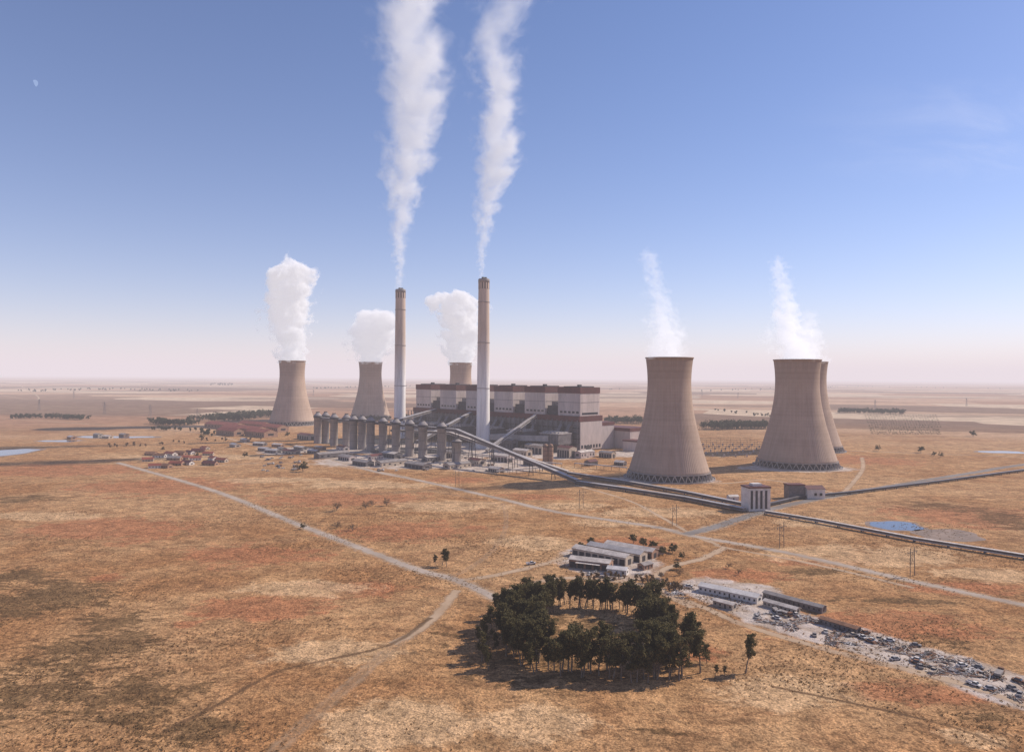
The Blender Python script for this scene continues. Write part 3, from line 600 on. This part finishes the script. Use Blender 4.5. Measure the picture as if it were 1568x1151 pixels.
def belt(name,px,n,Hm,depth,size=1.5,mat=LD):
    P=[gp(*p) for p in px]; rng=np.random.default_rng(len(px)*97+n); C=[];rd=[]; mb=MB()
    for i in range(n):
        x,y,a=along(P,rng.random()); off=rng.uniform(-depth,depth); x-=math.sin(a)*off; y+=math.cos(a)*off; H=Hm*rng.uniform(.65,1.15)
        mb.beam((x,y,0),(x,y,H*.7),.5,.5,0)
        for k in range(5): C.append((x+rng.normal()*H*.14,y+rng.normal()*H*.14,H*rng.uniform(.35,.9))); rd.append(H*rng.uniform(.16,.26))
    C=np.array(C); V=leaves(C,np.array(rd),14,size,rng,.9); place(name,addleaves(name,mb,V,np.repeat(rng.random(len(C)),56),[M['bark'],mat]))
belt("distant_trees",[(318,646),(370,640),(418,636)],220,16,60); belt("distant_trees",[(235,648),(262,652),(300,650)],90,14,16)
belt("distant_trees",[(15,641),(80,640),(132,643)],110,12,12); belt("distant_trees",[(1085,658),(1120,656),(1172,656)],170,18,22)
belt("distant_trees",[(1283,632),(1330,633),(1385,634)],110,17,25,1.8); belt("distant_trees",[(930,648),(985,648)],90,17,20)
belt("distant_trees",[(225,658),(300,660),(330,668)],30,8,12); belt("distant_trees",[(322,590),(356,590)],30,26,30,3)
belt("distant_trees",[(480,596),(560,593),(640,592)],30,18,60,3); belt("distant_trees",[(1100,628),(1180,640)],16,10,30)
belt("distant_trees",[(920,596),(1060,600),(1300,592),(1560,596)],60,14,160,3); belt("distant_trees",[(10,600),(160,596),(300,600)],60,14,200,3); belt("distant_trees",[(480,650),(540,645),(640,640)],80,12,20)
belt("shrub_belt",[(160,686),(300,676),(400,672)],30,5,25,1,LB); belt("shrub_belt",[(880,885),(990,888),(1040,905)],40,3.0,6,.5,LB)
mb=MB(); C=[]
for i in range(26):
    for j in range(12):
        u=1325+i*4.3+j*1.0; v=636+j*2.6
        if u<1440: x,y=gp(u,v); C.append((x,y,1.5))
C=np.array(C); rg=np.random.default_rng(5); V=leaves(C,np.full(len(C),3.0),12,1.0,rg,.6); place("orchard",addleaves("orchard",mb,V,np.repeat(rg.random(len(C)),48),[M['bark'],LD]))
# grass tufts over the near fields (one mesh)
rg=np.random.default_rng(21); yy=rg.uniform(170,620,60000); xx=rg.uniform(-.85,.85,60000)*yy
pat=np.sin(xx*.045+2*np.sin(yy*.03))+np.sin(yy*.071+1.7*np.sin(xx*.023))+np.sin((xx+yy)*.019)+rg.normal(0,.8,60000)
keep=pat>.9; xx,yy=xx[keep],yy[keep]; C=np.stack([xx,yy,np.full(len(xx),.22)],1)
V=leaves(C,rg.uniform(.3,.9,len(C)),5,.30,rg,.35); V[:,2]=np.maximum(V[:,2],.01)
place("grass_tufts",addleaves("grass_tufts",MB(),V,np.repeat(rg.random(len(C)),20),[M['bark'],LG]))
# ---------------------------------------------------------------- power lines and switchyard
def hframe():
    mb=MB(); 
    for sg in (-1,1): mb.beam((sg*2.6,0,0),(sg*2.2,0,16),.32,.32,0)
    mb.beam((-5.5,0,13.6),(5.5,0,13.6),.25,.3,0); mb.beam((-2.5,0,6),(2.4,0,12.5),.12,.12,0); mb.beam((2.5,0,6),(-2.4,0,12.5),.12,.12,0)
    for k in (-5,0,5): mb.beam((k,0,13.4),(k,0,12.2),.2,.2,1)
    return mb.mesh('power_pole',[M['bark'],M['dsteel']])
HF=hframe()
def line(px,pole=HF,zw=12.2):
    P=[gp(*p) for p in px]; 
    for i,p in enumerate(P):
        q=P[min(i+1,len(P)-1)]; r=P[max(i-1,0)]; a=math.atan2(q[1]-r[1],q[0]-r[0])+math.pi/2; place('power_pole',pole,(p[0],p[1],0),a)
    mb=MB()
    for a,b_ in zip(P[:-1],P[1:]):
        d=Vector((b_[0]-a[0],b_[1]-a[1],0)).normalized(); n=Vector((-d.y,d.x,0))
        for k in (-5,0,5):
            pp=[]
            for i in range(9): t=i/8; pp.append(Vector((a[0]+(b_[0]-a[0])*t,a[1]+(b_[1]-a[1])*t,zw-3*4*t*(1-t)))+n*k)
            for u_,v_ in zip(pp[:-1],pp[1:]): mb.beam(u_,v_,.04,.04,0)
    mb.obj("power_line_wires",[M['steel']])
line([(700,745),(890,778),(1033,805),(1197,838),(1397,882),(1640,935)])
def lattice(H=34):
    mb=MB(); 
    for sx in (-1,1):
        for sy in (-1,1): mb.beam((sx*3,sy*3,0),(sx*.6,sy*.6,H),.35,.35,0)
    for k in range(6):
        z0=H*k/6;z1=H*(k+1)/6; w0=3-2.4*k/6; w1=3-2.4*(k+1)/6
        for s_ in (-1,1): mb.beam((-w0,s_*w0,z0),(w1,s_*w1,z1),.2,.2,0); mb.beam((s_*w0,-w0,z0),(s_*w1,w1,z1),.2,.2,0)
    for z in (H*.68,H*.82,H*.95): mb.beam((-7,0,z),(7,0,z),.4,.5,0)
    return mb.mesh('transmission_pylon',[M['steel']])
LT=lattice()
for u,v in [(302,648),(230,640),(160,634),(1190,640),(1260,632),(1340,626),(60,628),(860,640),(1130,610),(1075,606),(480,606),(1480,622),(113,610)]: x,y=gp(u,v); place('transmission_pylon',LT,(x,y,0),rs.uniform(-.5,.5))
mb=MB()
for i in range(10):
    for j in range(6):
        x,y=gp(1085,700); X0=x-30+i*16; Y0=y+j*34
        mb.beam((X0,Y0,0),(X0,Y0,13),.35,.35,0)
        if i<9: mb.beam((X0,Y0,12.5),(X0+16,Y0,12.5),.35,.5,0)
        mb.box((X0+6,Y0+8,0),(2,2,3.5),0,1)
mb.obj("switchyard",[M['steel'],M['lsteel']])
mb=MB()
for (p,q) in [((760,728),(830,722)),((700,700),(860,716)),((640,690),(760,704)),((560,690),(640,697)),((880,715),(960,722))]:
    a=Vector(gp(*p)+(5,)); b_=Vector(gp(*q)+(5,)); mb.beam(a,b_,2.6,1,0); n=int((b_-a).length/9)
    for i in range(n+1): c=a.lerp(b_,i/n); mb.beam(c,Vector((c.x,c.y,0)),.4,.4,1)
mb.obj("pipe_rack",[M['lsteel'],M['dsteel']])
pond("coal_yard",560,676,70,5,simple('coal_ground',(.045,.04,.04),.95,.2,.4),.04,.2,9,False)
pond("coal_yard",640,690,70,5,bpy.data.materials['coal_ground'],.045,.2,11,False)
# ---------------------------------------------------------------- plumes
def plume(name,x,y,pts,dens,A=1.5,edge=.35,feat=1.0,E=.42,shear=0,step=.15,fade=None,wide=1.0,rough=.64):
    Z=[];CX=[];RR=[]
    for u,v,hw in pts:
        px,pz=vp(u,v,y); Z.append(pz); CX.append(px-x); RR.append(hw*y/F*wide)
    RR[0]/=wide
    z0,z1=Z[0],Z[-1]; H=z1-z0; Wd=max(abs(c) for c in CX)+1; Rm=max(RR)
    zz=np.linspace(z0,z1,25); cx=np.interp(zz,Z,CX); rr=np.interp(zz,Z,RR)
    s_=np.concatenate([[0],np.cumsum((zz[1:]-zz[:-1])/((rr[1:]+rr[:-1])/2))]); ST=s_[-1]
    mb=MB(); vs=[];fs=[]; n=20
    for i,z in enumerate(zz):
        r=rr[i]*1.6+1
        for k in range(n): a=2*math.pi*k/n; vs.append((cx[i]+r*math.cos(a),shear*(z-z0)+r*math.sin(a),z-z0))
    for j in range(len(zz)-1):
        for k in range(n): k2=(k+1)%n; fs.append((j*n+k,j*n+k2,(j+1)*n+k2,(j+1)*n+k))
    fs.append(tuple(range(n-1,-1,-1))); fs.append(tuple(range((len(zz)-1)*n,len(zz)*n)))
    mb.add(vs,fs); 
    m=bpy.data.materials.new(name+"_vapour"); m.use_nodes=True; nt=NT(m); nt.n.remove(nt.n['Principled BSDF'])
    tc=nt.new('ShaderNodeTexCoord').outputs['Object']; o=nt.xyz(tc); zn=nt.m('DIVIDE',o[2],H,clamp=True)
    def curve(ys_):
        c=nt.new('ShaderNodeFloatCurve'); cu=c.mapping.curves[0]; nn=len(ys_)
        cu.points[0].location=(0,float(ys_[0])); cu.points[1].location=(1,float(ys_[-1]))
        for i in range(1,nn-1): cu.points.new(i/(nn-1),float(ys_[i]))
        for p in cu.points: p.handle_type='VECTOR'
        c.mapping.update(); nt.l.new(zn,c.inputs['Value']); return c.outputs[0]
    ccx=nt.m('MULTIPLY_ADD',curve(cx/Wd/2+.5),2*Wd,-Wd); crr=nt.m('MULTIPLY',curve(rr/Rm),Rm); cs_=nt.m('MULTIPLY',curve(s_/ST),ST)
    lx=nt.m('DIVIDE',nt.m('SUBTRACT',o[0],ccx),crr); ly=nt.m('DIVIDE',nt.m('SUBTRACT',o[1],nt.m('MULTIPLY',o[2],shear)),crr)
    vec=nt.comb(lx,ly,nt.m('ADD',cs_,x*.013)); 
    big=nt.noise(vec,.55*feat,1,.5); fb=nt.noise(vec,1.15*feat,4,rough,.3)
    wob=nt.m('MULTIPLY',nt.m('SUBTRACT',big,.5),1.3)
    d=nt.m('SQRT',nt.m('ADD',nt.m('POWER',nt.m('ABSOLUTE',nt.m('ADD',lx,wob)),2),nt.m('POWER',nt.m('ABSOLUTE',ly),2)))
    q=nt.m('ADD',nt.m('SUBTRACT',1,d),nt.m('MULTIPLY',nt.m('SUBTRACT',fb,.5),A*1.6))
    q=nt.m('SUBTRACT',q,.12)
    q=nt.m('SUBTRACT',q,nt.m('MULTIPLY',nt.mr(zn,.82,1),1.2)) if fade and fade[-1][0]==1 and H<400 else q
    dn=nt.mr(q,0,edge,0,dens)
    fd=curve(np.interp(np.linspace(0,1,25),[a for a,_ in fade],[b_ for _,b_ in fade])) if fade else 1.0
    dn=nt.m('MULTIPLY',dn,fd)
    sc=nt.new('ShaderNodeVolumeScatter'); sc.inputs['Color'].default_value=(1,.985,.97,1); sc.inputs['Anisotropy'].default_value=0.0; nt.l.new(dn,sc.inputs['Density'])
    e=nt.new('ShaderNodeEmission'); e.inputs['Color'].default_value=(1,.94,.99,1); nt.l.new(nt.m('MULTIPLY',dn,E),e.inputs['Strength'])  # emission added to the vapour, stands in for multiple scattering
    ad=nt.new('ShaderNodeAddShader'); nt.l.new(sc.outputs[0],ad.inputs[0]); nt.l.new(e.outputs[0],ad.inputs[1]); nt.l.new(ad.outputs[0],nt.n['Material Output'].inputs['Volume'])
    try: m.cycles.volume_step_rate=step
    except Exception as ex: print('steprate',ex)
    mb.obj(name,[m],(x,y,z0))
x,y,_=CHI[0]
plume("smoke_plume",x,y,[(611.5,442,6),(612,400,9),(612,350,16),(615,300,25),(621,250,32),(629,200,40),(633,150,44),(636,100,50),(633,50,56),(630,0,60),(628,-90,72)],.048,1.6,.85,1.15,.32,.05,.24,[(0,1.2),(.15,1),(.3,.85),(.6,.5),(1,.3)],1.2,.62)
x,y,_=CHI[1]
plume("smoke_plume",x,y,[(737,425,4.5),(738,390,8),(741,350,13),(747,300,20),(758,265,27),(766,220,33),(766,170,36),(766,130,35),(755,90,36),(757,50,38),(775,10,44),(795,-70,52)],.055,1.65,.85,1.15,.32,.05,.24,[(0,1.2),(.15,1),(.3,.95),(.6,.6),(.75,.3),(1,.15)],1.2,.62)
st=[("steam_plume",CT[0],[(447,556,21),(447,530,22),(440,500,26),(440,470,28),(446,440,31),(450,415,30),(446,384,22)],.12,[(0,1),(.8,1),(1,.6)]),
("steam_plume",CT[1],[(567,558,19),(567,535,24),(572,515,32),(578,500,34),(582,466,24)],.08,[(0,.9),(1,.7)]),
("steam_plume",CT[2],[(706,559,19),(708,530,25),(708,505,28),(704,480,36),(700,462,34),(698,436,22)],.12,[(0,1),(1,.8)])]
for nm,c,pts,dn,fd in st: plume(nm,c[0],c[1],pts,dn,1.75,.28,1.6,.36,0,.38,fd,1.15,.62)
for nm,c,pts,dn,fd in [("steam_plume",CT[3],[(1025,551,33),(1026,530,30),(1020,500,25),(1014,470,20),(1005,440,15),(998,410,13),(992,392,15),(990,365,9)],.042,[(0,1),(.3,.8),(.6,.5),(.9,.6),(1,.1)]),
("steam_plume",CT[4],[(1220,554,32),(1213,530,28),(1207,500,23),(1204,470,17),(1196,430,13),(1190,400,13),(1190,375,8)],.065,[(0,1),(.4,.9),(.6,.5),(.9,.5),(1,.1)]),
("steam_plume",CT[5],[(1238,557,26),(1238,530,22),(1238,500,16),(1238,465,9)],.045,[(0,1),(.6,.6),(1,.1)])]: plume(nm,c[0],c[1],pts,dn,2.4,.6,1.4,.50,0,.42,fd,1.15,.64)
# high thin cloud
m,nt,bs=newmat('cirrus'); nt.n.remove(bs); P=nt.new('ShaderNodeTexCoord').outputs['Object']; o=nt.xyz(P)
d=nt.m('SQRT',nt.m('ADD',nt.m('POWER',nt.m('DIVIDE',o[0],9000),2),nt.m('POWER',nt.m('DIVIDE',o[1],7000),2)))
n=nt.noise(nt.vmul(P,(1/5200,1/2600,0)),1,5,.55,.6); a=nt.m('MULTIPLY',nt.mr(d,.1,1,1,0),nt.mr(n,.36,.8,0,.20))
tl=nt.new('ShaderNodeBsdfTranslucent'); tl.inputs[0].default_value=(.95,.95,.95,1); tb=nt.new('ShaderNodeBsdfTransparent'); mx=nt.new('ShaderNodeMixShader'); nt.l.new(a,mx.inputs[0]); nt.l.new(tb.outputs[0],mx.inputs[1]); nt.l.new(tl.outputs[0],mx.inputs[2]); nt.l.new(mx.outputs[0],nt.n['Material Output'].inputs['Surface'])
mb=MB(); mb.add([(-9500,-7500,0),(9500,-7500,0),(9500,7500,0),(-9500,7500,0)],[(0,1,2,3)]); mb.obj("cirrus_cloud",[m],(15000,20000,7000),.5)
# moon: flat outline of its lit part, sunlight put in as emission
mm=bpy.data.materials.new('moon_surface'); mm.use_nodes=True; nt=NT(mm); bs=nt.n['Principled BSDF']; n=nt.noise(nt.new('ShaderNodeTexCoord').outputs['Object'],.002,3,.6)
bs.inputs['Base Color'].default_value=(.0,.0,.0,1); bs.inputs['Specular IOR Level'].default_value=0; nt.l.new(nt.mix(n,(.18,.32,.64),(.32,.46,.75)),bs.inputs['Emission Color']); bs.inputs['Emission Strength'].default_value=1
Y0=90000; mx_,mz_=vp(53,128,Y0); mb=MB(); rad=5.5*Y0/F; vs=[]
for i in range(33): a=-math.pi/2+math.pi*i/32; vs.append((rad*math.cos(a),0,rad*math.sin(a)))
for i in range(31,0,-1): a=-math.pi/2+math.pi*i/32; vs.append((-rad*.15*math.cos(a),0,rad*math.sin(a)))
mb.add(vs,[tuple(range(len(vs)))]); mo=mb.obj("moon",[mm],(mx_,Y0,mz_)); mo.rotation_euler=(0,math.radians(-25),0)
print("done")
